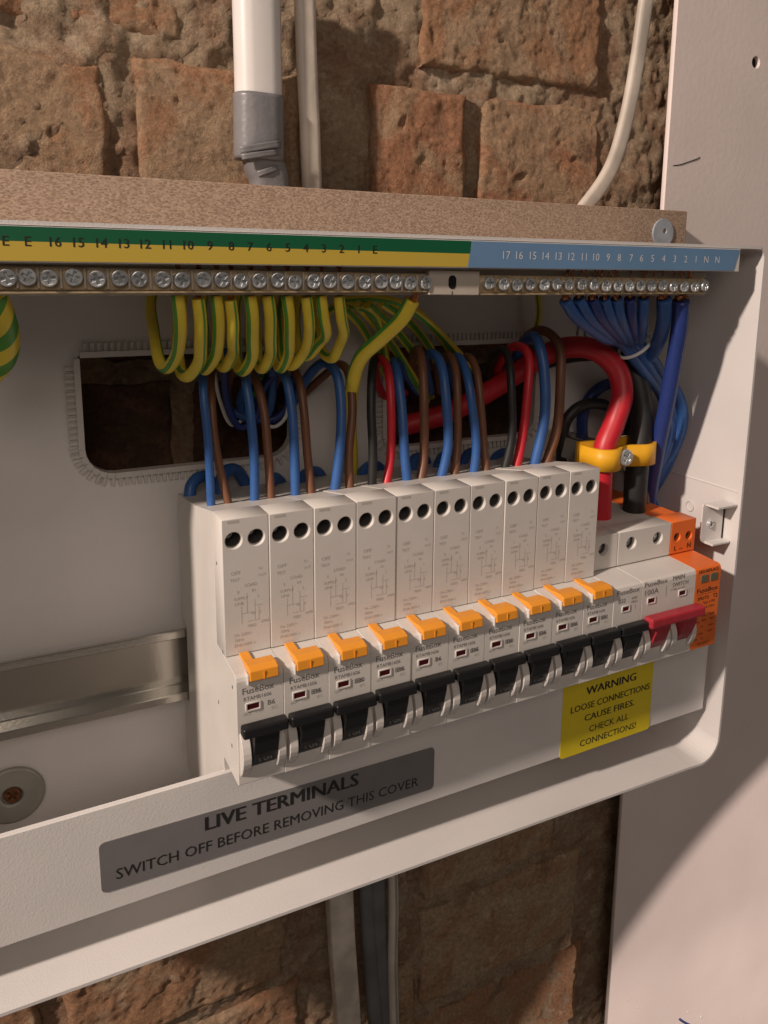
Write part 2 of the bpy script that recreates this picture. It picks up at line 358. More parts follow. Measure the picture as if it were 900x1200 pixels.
# painted board on the right
bd = tag(plate('painted_board', BOARD, None, [(308, -700), (1100, -700), (1100, 700), (303, 700)], [circ(*[(at(886, 73, 116).x), at(886, 73, 116).z], 3.6, 16)[::-1]], 116, 119.5, .3),
    'pale pinkish painted board at the right edge behind the enclosure with one small hole', 'board', kind='structure')
hp = at(886, 73, 116)
B('screw_hole', M['holem'], bd, hp.x-5, hp.x+5, 119.6, 120, hp.z-5, hp.z+5)
tube('pencil_mark', [at(789, 194, 115.9), at(797, 193, 115.8), at(806, 190, 115.8), at(817, 186, 115.7), at(820, 184, 115.9)], .28, M['inkblack'], bd, sides=5)
bm = bmesh.new()
for (px, py, r) in ((736, 1172, .9), (748, 1181, .7), (821, 1192, 1.2), (872, 853, 1.0), (806, 1186, .8), (869, 1193, .9), (880, 1128, .6), (832, 1128, .7)):
    c = at(px, py, 115.8); bmesh.ops.create_icosphere(bm, subdivisions=1, radius=r, matrix=Matrix.Translation(c) @ Matrix.Diagonal((1.3, .5, 1, 1)))
bm_obj('paint_fleck', bm, M['conduit'], bd)
tube('pencil_mark', [at(796, 1194, 115.9), at(802, 1198, 115.7), at(812, 1203, 115.9)], 1.0, M['wnavy'], bd, sides=6)

# chipboard batten
bt = thing('chipboard_batten', 'brown chipboard batten running above the enclosure against the brick wall', 'board', (0, 97, 200))
bm = bmesh.new(); box(bm, -260, 305, 0, 18.5, -30, 20.3, bev=.5)
bm_obj('batten_board', bm, CHIP, bt)
q = at(776, 273, 96.9)
plate('round_fixing_pad', M['sticker'], bt, circ(q.x, q.z-200, 8.2, 28), [circ(q.x+1, q.z-199, 1.5, 10)], -1.2, -.05, .2, label='round pale grey pad stuck at the batten end')

# conduits and cables on the brick wall
def flat_cable(name, label, pts, wd, th, m, grp=None, cat='cable', r=None):
    bm = bmesh.new(); C = spline(pts, 8); rings = []
    for i, c in enumerate(C):
        t = (C[min(i+1, len(C)-1)]-C[max(i-1, 0)]).normalized(); s = Vector((0, 1, 0)).cross(t).normalized(); o = s.cross(t)
        prof = rrect(-wd/2, wd/2, -th/2, th/2, r or th*.45, 4)
        rings.append([bm.verts.new(c+s*a+o*b) for a, b in prof])
    n = len(rings[0])
    for i in range(len(C)-1):
        for k in range(n):
            f = bm.faces.new((rings[i][k], rings[i][(k+1) % n], rings[i+1][(k+1) % n], rings[i+1][k])); f.smooth = True
    bm.faces.new(rings[0][::-1]); bm.faces.new(rings[-1]); bmesh.ops.recalc_face_normals(bm, faces=bm.faces)
    o = bm_obj(name, bm, m); return o if label is None else tag(o, label, cat, grp)
cd = thing('taped_conduit', 'wide white plastic conduit wrapped in grey tape at its bottom end above the batten', 'conduit', (0, 0, 0))
a, b_ = at(299, -60, 122), at(303, 112, 122)
o = flat_cable('conduit_pipe', None, [a, b_, at(303, 186, 122)], 21.5, 16, M['conduit'], r=7); o.parent = cd
o = flat_cable('tape_wrap', None, [at(303, 112, 122), at(303.3, 150, 122), at(303.6, 188, 122)], 23, 17.5, M['tape'], r=7.5); o.parent = cd
o = flat_cable('tape_tail', None, [at(305, 176, 122), at(309, 192, 122), at(315, 210, 122.5), at(317, 240, 123)], 18, 14, M['tape'], r=5); o.parent = cd
for i, (p0, p1, wd) in enumerate((((281, 176, 113.3), (329, 168, 113.2), 3), ((283, 184, 113.3), (326, 178, 113.2), 2.5), ((302, 204, 115.8), (326, 196, 115.8), 2.5))):
    bm = bmesh.new(); P0, P1 = at(*p0), at(*p1); dd = (P1-P0).normalized(); ss = Vector((0, 1, 0)).cross(dd).normalized(); rows = []
    for k in range(9):
        t = k/8; row = []
        for j in range(5):
            u = j/4-.5; p = P0.lerp(P1, t)+ss*u*wd; p.y += -1.2*math.sin(math.pi*t)+random.uniform(-.25, .25)
            row.append(bm.verts.new(p))
        rows.append(row)
    for k in range(8):
        for j in range(4): bm.faces.new((rows[k][j], rows[k+1][j], rows[k+1][j+1], rows[k][j+1]))
    ro = bm_obj('tape_wrinkle', bm, M['tape'], cd, smooth=True); so = ro.modifiers.new('s', 'SOLIDIFY'); so.thickness = .0003
flat_cable('flat_cable', 'narrow grey white flat cable dropping beside the taped conduit', [at(356, -60, 124), at(359, 60, 124), at(363, 150, 124), at(366, 235, 124)], 10, 6, M['te'], 'pale cables above the batten')
flat_cable('flat_cable', 'cream flat cable curving down to the batten near its right end', [at(768, -60, 122), at(757, 0, 122), at(747, 70, 122), at(736, 130, 122), at(722, 182, 121), at(706, 215, 120), at(680, 250, 118)], 9.5, 5.5, M['te'], 'pale cables above the batten')
LG = 'cables and trunking leaving below the enclosure'
flat_cable('cable_trunking', 'wide dirty cream trunking below the enclosure, leftmost of the strips', [at(396, 1010, 118), at(400, 1100, 118), at(406, 1180, 118), at(410, 1260, 118)], 15, 9, M['tegrey'], LG, 'trunking', r=1.5)
flat_cable('dark_cable', 'dark grey cable right beside the wide cream trunking below the enclosure', [at(427, 1000, 122), at(432, 1100, 121), at(440, 1200, 120), at(442, 1260, 120)], 9, 7, M['dgrey'], LG)
flat_cable('dark_cable', 'dark grey cable between the other dark cable and the thin cream one', [at(441, 1000, 120), at(444, 1100, 121), at(450, 1200, 122), at(452, 1260, 122)], 9.5, 7, M['dgrey'], LG)
flat_cable('flat_cable', 'thin cream cable below the enclosure, rightmost of the strips', [at(459, 990, 118), at(461, 1060, 118), at(460, 1130, 118), at(462, 1200, 118), at(464, 1260, 118)], 6, 8, M['te'], LG)

# ================================================================ ENCLOSURE
XL, XR, YR, YB, ZT = -150, 268, 10, 95, 197.6
zb = lambda x: -69.0-.031*x
en = thing('metal_enclosure', 'white metal consumer unit enclosure with its cover off, fixed to the brick wall', 'enclosure', (0, 0, 0))
H1 = rrect(-36, 55, 97, 148, (12, 11, 6, 1), 6); H2 = rrect(104, 196, 95, 147, (8, 10, 8, 6), 6)
plate('back_panel', M['paint'], en, [(XL, zb(XL)), (XR-1.2, zb(XR)), (XR-1.2, ZT-1.2), (XL, ZT-1.2)], [H1[::-1], H2[::-1]], YB, YB+1.2)
# right wall, bottom wall with a round corner, top wall: one folded shell each
def shell(name, sec, y0, y1, th=1.3, parent=en):     # (x,z) centreline swept in y
    bm = bmesh.new(); n = len(sec); nrm = []
    for i in range(n):
        a = Vector(sec[max(0, i-1)]); b = Vector(sec[min(n-1, i+1)]); t = (b-a).normalized(); nrm.append(Vector((-t.y, t.x)))
    pts = [Vector(s)+v*th/2 for s, v in zip(sec, nrm)]+[Vector(s)-v*th/2 for s, v in list(zip(sec, nrm))[::-1]]
    prism_y(bm, [(p.x, p.y) for p in pts], y0, y1); return bm_obj(name, bm, M['paint'], parent)
R = 13
corner = [(XR-R+R*math.sin(math.radians(a)), zb(XR)+R-R*math.cos(math.radians(a))) for a in range(0, 91, 10)]
shell('bottom_wall', [(XL, zb(XL)), (60, zb(60)), (XR-R-8, zb(XR-R-8))]+corner[:-1], YR, YB)
tc = [(XR-5+5*math.cos(math.radians(a)), ZT-5+5*math.sin(math.radians(a))) for a in range(0, 91, 15)]
shell('right_wall', [corner[-2], (XR, -50), (XR, 100)]+tc[:-1], YR, YB)
shell('top_wall', [tc[-2], (XR-6, ZT), (XL, ZT)], YR-.3, YB)
shell('left_wall', [(XL, ZT-1), (XL, zb(XL)+1)], YR, YB)
# seam step and emboss on right wall
bm = bmesh.new(); box(bm, XR-1.0, XR-.66, 12, YB-1, 73.6, 74.3, bev=.1); bm_obj('wall_crease', bm, M['paint'], en)
_pm = plate('punched_mark', M['paint'], en, circ(0, 0, 3, 20), [circ(0, 0, 2.4, 20)[::-1]], 0, .4)
_pm.rotation_euler = (0, 0, math.pi/2); _pm.location = ((XR-.9)*S, 43*S, 58*S)
# front number strip on the top flange
strip = B('top_flange', M['paint'], en, XL, 249, YR-.8, YR+.4, 186.2, ZT-.9)
def strip_part(name, m, pts, y0=YR-1.0, y1=YR-.81):
    bm = bmesh.new(); prism_y(bm, pts, y0, y1); return bm_obj(name, bm, m, en)
ns = strip_part('number_strip', M['green'], [(XL, 192.6), (98, 191.6), (98.6, 196.4), (XL, 198.3-1.7)])
ns['label'] = 'green upper band of the earth number strip'
ns2 = strip_part('number_strip', M['yellow'], [(XL, 186.5), (97, 186.6), (97.9, 191.6), (XL, 192.6)])
ns2['label'] = 'yellow lower band of the earth number strip with black numerals'
ns3 = strip_part('number_strip', M['blue'], [(97.3, 186.4), (245.4, 186.6), (248.6, 196.3), (98.9, 196.4)])
ns3['label'] = 'blue neutral number strip with pale numerals'
ex = [(7, 'E'), (33, 'E'), (65, '16'), (92, '15'), (119, '14'), (145, '13'), (170, '12'), (195, '11'), (220, '10'), (245, '9'), (270, '8'), (292, '7'), (314, '6'), (336, '5'), (357, '4'), (378, '3'), (399, '2'), (419, '1'), (438, 'E')]
texts('numerals', [(t, at(x, 290, YR).x, 190.9, 3.0, None, .008, 'c') for x, t in ex], YR-1.05, M['inkblack'], ns2)
nx = [(592, '17'), (607, '16'), (623, '15'), (638, '14'), (653, '13'), (668, '12'), (683, '11'), (697, '10'), (711, '9'), (724, '8'), (738, '7'), (750, '6'), (763, '5'), (776, '4'), (789, '3'), (802, '2'), (814, '1'), (826, 'N'), (839, 'N')]
texts('numerals', [(t, at(x, 300, YR).x, 189.9, 3.2, None, .004, 'c') for x, t in nx], YR-1.05, M['inkwhite'], ns3)
# lower cover flange with labels
FY = 19
bm = bmesh.new(); prism_y(bm, [(XL+1, -47.6), (263.5, -51), (263.5, -6.5), (XL+1, -5.9)], FY, FY+1.2, bev=.25)
fl = bm_obj('lower_flange', bm, M['paint'], en)
bm = bmesh.new(); prism_y(bm, [(XL+2, -7.1), (262, -7.7), (262, -6.7), (XL+2, -6.1)], FY+1.3, FY+2.6); bm_obj('flange_fold', bm, M['paint'], en)
bm = bmesh.new(); box(bm, -74, 262, FY+1.3, FY+40, -56, -54.8, bev=.2)
gl = bm_obj('warning_label', bm, M['greylab'], en); bpy.data.objects.remove(gl)
bm = bmesh.new(); prism_y(bm, [(x, z-.022*(x+46)) for x, z in rrect(-46.4, 92.8, -40.2, -19.6, 2, 4)], FY-.35, FY-.05)
gl = bm_obj('warning_label', bm, M['greylab'], en, label='grey live terminals label on the lower flange')
lt = texts('printed_text', [('LIVE TERMINALS', -8.6, 0, 6.0, 64.6, .032, 'l'), ('SWITCH OFF BEFORE REMOVING THIS COVER', -41, -9.1, 4.5, 126, .004, 'l')], 0, M['inkblack'], gl)
lt.location = (0, (FY-.42)*S, -28.0*S); lt.rotation_euler = (0, math.radians(1.35), 0)
bm = bmesh.new(); prism_y(bm, rrect(164.3, 223.3, -52.2+1.6, -8, 1.6, 4), FY-.35, FY-.05)
yl = bm_obj('warning_label', bm, M['yellab'], en, label='yellow loose connections warning label on the lower flange')
yl.location.z = -.0008
texts('printed_text', [('WARNING', 195, -19.6, 4.4, 33, .03, 'c'), ('LOOSE CONNECTIONS', 195.5, -27.2, 3.6, 52, .02, 'c'), ('CAUSE FIRES.', 195, -33.8, 3.6, 33, .022, 'c'),
    ('CHECK ALL', 195, -40.6, 3.6, 26, .004, 'c'), ('CONNECTIONS!', 195, -47.2, 3.6, 37, .004, 'c')], FY-.42, M['inkblack'], yl)
# DIN rail
rail = thing('din_rail', 'galvanised steel mounting rail running left from behind the breakers', 'rail', (-75, 82, 10))
prof = [(0, 17), (1, 17), (1, 14.4), (9, 13.8), (9, -13.8), (1, -14.4), (1, -17), (0, -17), (0, -13.2), (7.8, -12.6), (7.8, 12.6), (0, 13.2)]
bm = bmesh.new(); prism_x(bm, prof, -74, 320, bev=.35, seg=1); rb = bm_obj('rail_section', bm, M['galv'], rail); rail.rotation_euler = (0, math.radians(1.0), 0)
# round screw mount at lower left, panel screws
q = at(14, 930, YB)
mt = thing('fixing_screw', 'rusty screw in a round dished washer at the lower left of the back panel', 'screw', (q.x, YB, q.z))
plate('dished_washer', M['washer'], mt, circ(0, 0, 13, 32), [circ(0, 0, 4, 16)], -2.4, -.1, 1.0)
o = put_screw('screw_head', SCREW, 0, -2.0, 0, mt, sc=1.3); o.data = o.data.copy(); o.data.materials.clear(); o.data.materials.append(M['rust'])
q = at(688, 389, YB)
mt = thing('fixing_screw', 'small zinc screw on the back panel above the red cable arch', 'screw', (q.x, YB, q.z))
plate('dished_washer', M['paint'], mt, circ(0, 0, 7.5, 28), [circ(0, 0, 3.2, 16)], -1.4, -.1, .5); put_screw('screw_head', SCREW, 0, -2.4, 0, mt)
# cover lug on right wall
lug = thing('cover_lug', 'white metal lug with a screw on the inside of the right wall', 'bracket', (XR-.7, 19.5, 57))
bm = bmesh.new(); prism_y(bm, [(x-16.5, z) for x, z in rrect(0, 15.6, -11, 10.5, (4, .2, .2, 1), 5)], 0, 1.1, bev=.2); bm_obj('lug_face', bm, M['paint'], lug)
B('lug_side', M['paint'], lug, -14.5, -.8, -8, 0.05, 9.5, 10.7, bev=.2); B('lug_side', M['paint'], lug, -13.5, -.8, -5.5, 0.05, -11, -9.9, bev=.2)
B('lug_slot', M['holem'], lug, -.9, -.2, -.3, .9, -10, 9)
put_screw('lug_screw', SCREW_S, -10.5, -1.2, -.5, lug)

# grommet strips round the cable openings
def grommet(label, H, holes_n, skip):
    g = thing('grommet_strip', label, 'grommet', (0, YB, 0), 'grommet strips round the cable openings')
    P = [Vector((x, 0, z)) for x, z in H]; n = len(P)
    bm = bmesh.new(); tb = bmesh.new(); c = sum(P, Vector())/n
    per = [(P[(i+1) % n]-P[i]).length for i in range(n)]; tot = sum(per); N = int(tot/2.6)
    samp = []
    for k in range(N):
        d = tot*k/N; i = 0
        while d > per[i]: d -= per[i]; i += 1
        a, b = P[i], P[(i+1) % n]; t = (b-a).normalized(); samp.append((a+t*d, t))
    def inside(p): return skip and skip(p)
    for p, t in samp:
        if inside(p): continue
        nrm = Vector((t.z, 0, -t.x))
        if nrm.dot(p-c) < 0: nrm = -nrm
        for (y0, y1, d0, d1, hw) in ((-1.3, -.05, .2, 5.2, .72),):
            vs = [tb.verts.new(p+t*s*hw+nrm*d+Vector((0, y, 0))) for s in (-1, 1) for y in (y0, y1) for d in (d0, d1)]
            for f in ((0, 1, 3, 2), (4, 6, 7, 5), (0, 4, 5, 1), (2, 3, 7, 6), (0, 2, 6, 4), (1, 5, 7, 3)): tb.faces.new([vs[i] for i in f])
    bmesh.ops.recalc_face_normals(tb, faces=tb.faces)
    o = bm_obj('grommet_teeth', tb, M['grommet'], g); o['kind'] = 'stuff'
    for i in range(n):
        a, b = P[i], P[(i+1) % n]
        if inside((a+b)/2) or (b-a).length < .01: continue
        vs = []
        for p in (a, b):
            nr = (p-c); 
            d = Vector((p.x, 0, p.z)); q_ = Vector((0, 0, 0))
            t = (b-a).normalized(); nrm = Vector((t.z, 0, -t.x))
            if nrm.dot(p-c) < 0: nrm = -nrm
            vs += [bm.verts.new(p+nrm*e+Vector((0, y, 0))) for e, y in ((-.7, -2.2), (1.7, -2.2), (1.7, -.06), (-.7, 3))]
        for k in range(4): bm.faces.new((vs[k], vs[(k+1) % 4], vs[4+(k+1) % 4], vs[4+k]))
        bm.faces.new(vs[:4]); bm.faces.new(vs[4:][::-1])
    bmesh.ops.recalc_face_normals(bm, faces=bm.faces); bm_obj('grommet_lip', bm, M['grommet'], g)
grommet('toothed grommet strip around the left cable opening in the back panel', H1, 60, lambda p: p.x < -34.5 and p.z > 145)
grommet('toothed grommet strip around the right cable opening behind the wires', H2, 60, None)

# ================================================================ TERMINAL BARS
tb = thing('terminal_bar', 'long terminal bar of screw heads under the coloured number strip', 'terminal bar', (0, 16, 180))
def zc(x): return 0.6-.012*(x-20) if 0 else 2.1-.0093*(x+50)
pl = [(XL+2, 5.7), (XL+2, -3.7), (82, -4.4), (106, -4.6), (237, -5.5), (237, -3), (235.6, -1.8), (235, 0), (235.6, 2), (237, 3.4), (237, 5.2), (106, 5.4)]
bm = bmesh.new(); prism_y(bm, pl[::-1], 2.2, 12, bev=.3); bm_obj('carrier', bm, M['cream'], tb)
bm = bmesh.new(); prism_y(bm, [(82.5, -4.2), (105.3, -4.5), (105.3, 5.0), (82.5, 5.2)], -3.0, 2.3, bev=.3)
cm = bm_obj('carrier_block', bm, M['cream'], tb)
bm = bmesh.new(); prism_y(bm, [(x, z) for x, z in rrect(91.0, 94.5, -2.0, 3.3, 1.7, 4)], -3.15, -3.02); bm_obj('slot', bm, M['holem'], cm)
B('joint_line', M['holem'], cm, 92.6, 92.85, -3.12, -3.01, -4.2, -2.8); 
def brass(name, x0, x1, label, xs, rad, me):
    bm = bmesh.new(); prism_y(bm, [(x0, zc(x0)-4.2), (x1, zc(x1)-4.2), (x1, zc(x1)+2.9), (x0, zc(x0)+2.9)], -1.2, 2.3, bev=.2)
    b = bm_obj(name, bm, M['brass'], tb, label=label)
    B('bar_lip', M['brass'], b, x0, x1, -2.6, -1.1, -3.2 if x0 < 90 else -4.4, -2.6 if x0 < 90 else -3.8, bev=.1)
    for i, x in enumerate(xs):
        put_screw('terminal_screw', me, x, -3.6+random.uniform(-.3, .3), zc(x)-.5+random.uniform(-.3, .3), b, sc=rad+random.uniform(-.02, .02))
        if i and 0: pass
    for i in range(len(xs)-1):
        xm = (xs[i]+xs[i+1])/2; B('divider', M['cream'] if x0 < 90 else M['brass'], b, xm-.35, xm+.35, -2.2, -1.1, zc(xm)-3.8, zc(xm)+2.5, bev=.1)
earth_px = [-18, 8, 32, 57, 86, 113, 140, 163, 190, 213, 238, 260, 282, 303, 325, 345, 367, 386, 407, 427, 446, 463, 480, 499]
exs = [at(x, 325, 13.5).x for x in earth_px]; exs = [exs[0]-6.9*k for k in (3, 2, 1)]+exs
brass('earth_bar', XL+5, 82, 'brass earth bar in the left half of the terminal bar', exs, .97, SCREW)
nxp = [572+i*(826-572)/18 for i in range(19)]
n0, n1 = at(573, 330, 13.5).x, at(825, 334, 13.5).x; nxs = [n0+(n1-n0)*i/18 for i in range(19)]
brass('neutral_bar', 106, 234, 'brass neutral bar in the right half of the terminal bar', nxs, .93, SCREW)

# ================================================================ BREAKERS
def guards(p, x0, x1, name='toggle_guard'):
    arc = [(1, 21.5)]+[(-5.2*math.sin(math.radians(t))**.8*1, 13-8.2*math.cos(math.radians(180-t))) for t in range(0, 181, 15)][::-1]+[(1, 4)]
    arc = [(1, 22)] + [(-.2-3.7*math.sin(math.pi*k/8)**.8, 21-17*k/8) for k in range(0, 9)] + [(1, 3.6)]
    for a, b in ((x0-.8, x0+2.5), (x1-2.9, x1+.1)):
        bm = bmesh.new(); prism_x(bm, arc, a, b, bev=.25, seg=1); bm_obj(name, bm, M['guard'], p)
def nose_profile(upz, uy, back, low, top, topback=None):
    # (y,z) outline of a rail mounted device, nose at y=0 from z=0 to 44
    return [(0, .6), (0, 41), (.5, 42.4), (1.8, 43.2), (uy+12, 44.6), (uy+12, top), (54, topback or top), (88, (topback or top)-4 if topback else top), (88, 29), (80, 28), (80, -9), (88, -10), (90, low), (20.8, low), (20.8, 0), (.8, 0)]
def terminal_face(p, x0, x1, z0, z1, y0, holes, r, y1=None, m='device'):
    tf = plate('terminal_face', M[m], p, rrect(x0, x1, z0, z1, .25, 1), [circ(hx, hz, r, 22)[::-1] for hx, hz in holes], y0, y1 or y0+12, .35)
    bm = bmesh.new()
    for hx, hz in holes:
        prism_y(bm, circ(hx, hz, r+.6, 20), (y1 or y0+12)-.02, (y1 or y0+12)+.3)
        a = [bm.verts.new((x, y0+2.5, z)) for x, z in circ(hx, hz, r+.01-.06, 22)]; b = [bm.verts.new((x, (y1 or y0+12), z)) for x, z in circ(hx, hz, r-.05, 22)]
        for i in range(22): bm.faces.new((a[i], a[(i+1) % 22], b[(i+1) % 22], b[i]))
    bm_obj('hole_shade', bm, M['devdark'], tf); return tf  # dark lining and discs paint shade into the screw holes
def toggle(p, x0, x1, m, stem=True):
    t = B('toggle', M[m], p, x0, x1, -7.2, -2.6, 22.3, 26.4, bev=.8, seg=3)
    return t
DIAG = [('OFF', 3, 75.5, 1.5), ('TEST', 2.6, 73, 1.2), ('N', 13.5, 76, 1.2), ('OUT', 13.2, 73.5, 1.0), ('LOAD', 8, 70.3, 1.3), ('E', 5.2, 68.2, 1.1), ('IN', 10.6, 68, 1.1), ('SUPPLY', 3.8, 65.6, 1.2), ('LINE', 4.2, 63.6, 1.2), ('L', 12.8, 65.5, 1.2), ('N', 10.3, 59, 1.2), ('T', 13.2, 59, 1.0), ('6000', 13.8, 55.2, 1.1), ('FEED', 8.8, 54.3, 1.1), ('Un 230V~', 3.6, 51.4, 1.25), ('50Hz', 3.8, 49.4, 1.2), ('EN61009-1', 3.7, 47.3, 1.25)]
ratings = ['B6', 'B16', 'B20', 'B16', 'B6', 'B16', 'B20', 'B16', 'B16', 'B32']
RG = 'breakers with orange flags in a row on the rail'
def make_rcbo():
    r = thing('residual_current_breaker', '', 'breaker', (0, 0, 0), RG)
    bm = bmesh.new(); prism_x(bm, nose_profile(0, 14, 88, -46, 96.6, 91), .05, 17.45, bev=.15, seg=1); bm_obj('body', bm, M['device'], r)
    tf = terminal_face(r, .04, 17.46, 44.2, 96.9, 14, [(4.4, 88.6), (12.8, 88.6)], 3.05, 25.9)
    for hx in (4.4, 12.8):
        put_screw('terminal_screw', SCREW_S, hx, 23.5, 88.6, tf, sc=1.0)
    B('wire_entry', M['holem'], r, 3.4, 8.2, 44, 51, 90.6, 91.55, bev=.2) if 0 else None
    texts('printed_diagram', [(s, x, z, h, None, 0, 'l') for s, x, z, h in DIAG], 13.93, M['inkpale'], r,
          extra=[(8.6, 8.75, 60, 68), (6.5, 6.65, 56, 63), (11.5, 11.65, 57, 65), (6.5, 11.5, 60, 60.15), (8.6, 13, 56.6, 56.75), (13, 13.15, 56.6, 62), (11.5, 14.5, 62.4, 62.55), (2.2, 6.4, 95.2, 96.2)])
    bm = bmesh.new(); prism_x(bm, [(y, z) for y, z in ((13.6, 44.3), (13.6, 45.2), (3.5, 44.5), (3.5, 43.5))], 5.0, 8.6, bev=.2, seg=1)
    fl_ = bm_obj('orange_flag', bm, M['orange'], r)
    bm = bmesh.new(); prism_x(bm, [(7, 44), (6.6, 45.4), (1.4, 45.8), (-1.7, 44.9), (-2.1, 41.2), (-.2, 40.9), (0, 43)], 4.6, 15.2, bev=.35, seg=2)
    box(bm, 9.7, 9.95, -2.2, -1.9, 41.3, 44.4); bm_obj('flag_grip', bm, M['orange'], fl_)
    B('flag_side', M['guard'], r, 3.9, 4.5, -1.2, 3, 39.4, 43.4, bev=.15)
    wf = plate('window_frame', M['guard'], r, rrect(3.2, 8.9, 28.9, 32.3, .3, 1), [rrect(3.8, 8.2, 29.6, 31.8, .1, 1)[::-1]], -.35, .1, .1)
    B('indicator_window', M['winred'], r, 3.7, 8.3, -.1, .05, 29.4, 31.9)
    texts('printed_mark', [('FuseBox', 2.2, 35.9, 2.5, 11.6, .006, 'l'), ('RTAMB1606', 2.6, 33.2, 1.55, 10.2, 0, 'l')], -.05, M['ink'], r)
    texts('small_print', [('30mA', 7.2, 26.4 - 0, 0, None, 0, 'l')] if 0 else [('Test', 6.6, 28.6 - 1.4 + .9 - .5, 1.3, None, 0, 'l'), ('6kA', 2.4, 27.6 - .1, 1.3, None, 0, 'l'), ('IEC', 12.8, 27.5, 1.3, None, 0, 'l')], -.05, M['inkpale'], r)
    guards(r, 1.6, 16.9)
    t = toggle(r, .35, 17.0, 'black')
    bm = bmesh.new(); prism_x(bm, [(.2, 23.4), (-6.2, 23.6), (-5.6, 19), (-4.0, 13.5), (-1.4, 8.2), (.2, 6.6)], 4.6, 13.9, bev=.4); s_ = bm_obj('toggle_drum', bm, M['black'], t)
    tx = texts('on_mark', [('I  ON', 0, 0, 1.9, 4.6, .01, 'c')], 0, M['inkdim'], t); tx.location = (9.2*S, -3.45*S, 10.2*S); tx.rotation_euler = (math.radians(-26), 0, 0)
    # small rivets on the side face
    for (y, z) in ((22, 78), (17, 45), (26, 20), (30, -20), (5, 37), (8, 12)):
        B('rivet', M['devdark'], r, -.05, .14, y-.5, y+.5, z-.7, z+.7, bev=.1) if r else None
    return r
proto = make_rcbo()
for i, rt in enumerate(ratings):
    o = proto if i == 0 else copy_tree(proto)
    o.location = (17.5*i*S, random.uniform(-.3, .3)*S*(i > 0), random.uniform(-.2, .2)*S); o.rotation_euler = (0, 0, random.uniform(-.002, .002))
    pos = 'leftmost of the row' if i == 0 else 'last of the row beside the shorter devices' if i == 9 else f'{ORD[i]} from the left in the row'
    o['label'] = f'tall grey breaker with orange flag, {pos}'
    texts('rating', [(rt, 10.6 if len(rt) > 2 else 11.4, 29.6, 2.0, None, .006, 'l')], -.05, M['ink'], o)

def short_body(r, x0, x1, m, holes, hr=2.6):
    bm = bmesh.new(); prism_x(bm, nose_profile(0, 18, 78, -20, 60.6), x0+.05, x1-.05, bev=.15, seg=1); bm_obj('body', bm, M[m], r)
    return terminal_face(r, x0+.1, x1-.1, 44.6, 61.6, 18, holes, hr, 29.8, m)
mcb = thing('circuit_breaker', 'short grey breaker with a black toggle and no flag, beside the main switch', 'breaker', (175*S/S, 0, 0))
tf = short_body(mcb, 0, 17.5, 'device', [(8.6, 54.6)], 3.0); put_screw('terminal_screw', SCREW_S, 8.6, 22, 54.6, tf, sc=1.1)
guards(mcb, 1.6, 16.9); t = toggle(mcb, .35, 17.0, 'black')
bm = bmesh.new(); prism_x(bm, [(.2, 23.4), (-6.2, 23.6), (-5.6, 19), (-4.0, 13.5), (-1.4, 8.2), (.2, 6.6)], 4.6, 13.9, bev=.4); bm_obj('toggle_drum', bm, M['black'], t)
plate('window_frame', M['guard'], mcb, rrect(5.2, 10.2, 30.3, 33.6, .3, 1), [rrect(5.8, 9.6, 30.9, 33, .1, 1)[::-1]], -.35, .1, .1)
B('indicator_window', M['winred'], mcb, 5.7, 9.7, -.1, .05, 30.8, 33.1)
texts('printed_mark', [('FuseBox', 2, 39.2, 2.5, 13.6, .006, 'l'), ('B32', 3, 35.2, 2.1, None, .004, 'l'), ('6000', 11, 35.8, 1.3, None, 0, 'l'), ('MB32', 11, 34, 1.2, None, 0, 'l')], -.05, M['ink'], mcb, extra=[(11, 11.15, 30.5, 33), (13.6, 13.75, 30.5, 33)])
# main switch
ms = thing('main_switch', 'double width main switch with a long red toggle, right of the breakers', 'switch', (192.5, 0, 0))
tf = short_body(ms, 0, 35, 'device', [(8.6, 55), (26.2, 54.8)], 3.1)
for hx in (8.6, 26.2): put_screw('terminal_screw', SCREW_S, hx, 21.5, 54.9, tf, sc=1.2)
for a in (1.6, 19): guards(ms, a, a+15.4)
t = B('toggle', M['red'], ms, -1.6, 33.4, -9.2, -3.4, 23.2, 28.2, bev=1.1, seg=3)
for a in (4.4, 22): 
    bm = bmesh.new(); prism_x(bm, [(.2, 24), (-7, 24.5), (-6.2, 19), (-4.2, 13.5), (-1.4, 9), (.2, 8)], a, a+9.2, bev=.5); bm_obj('toggle_drum', bm, M['red'], t)
for a in (3.4, 23.6):
    plate('window_frame', M['guard'], ms, rrect(a, a+5.4, 31.2, 34.6, .3, 1), [rrect(a+.6, a+4.8, 31.8, 34, .1, 1)[::-1]], -.35, .1, .1)
    B('indicator_window', M['winred'], ms, a+.5, a+4.9, -.1, .05, 31.7, 34.1)
texts('printed_mark', [('FuseBox', 1.4, 40.2, 2.5, 14.4, .006, 'l'), ('100A', 1.8, 36, 2.7, 8.6, .006, 'l'), ('MAIN', 19.4, 40.4, 2.3, 7.6, .006, 'l'), ('SWITCH', 19.4, 37.0, 2.1, 10.4, .004, 'l'), ('IT 1002 AC-22B', 18.6, 35.2, 1.0, None, 0, 'l')], -.05, M['ink'], ms, extra=[(15.4, 15.6, 33, 38.6), (31, 31.15, 31.6, 34.4), (32.8, 32.95, 31.6, 34.4)])
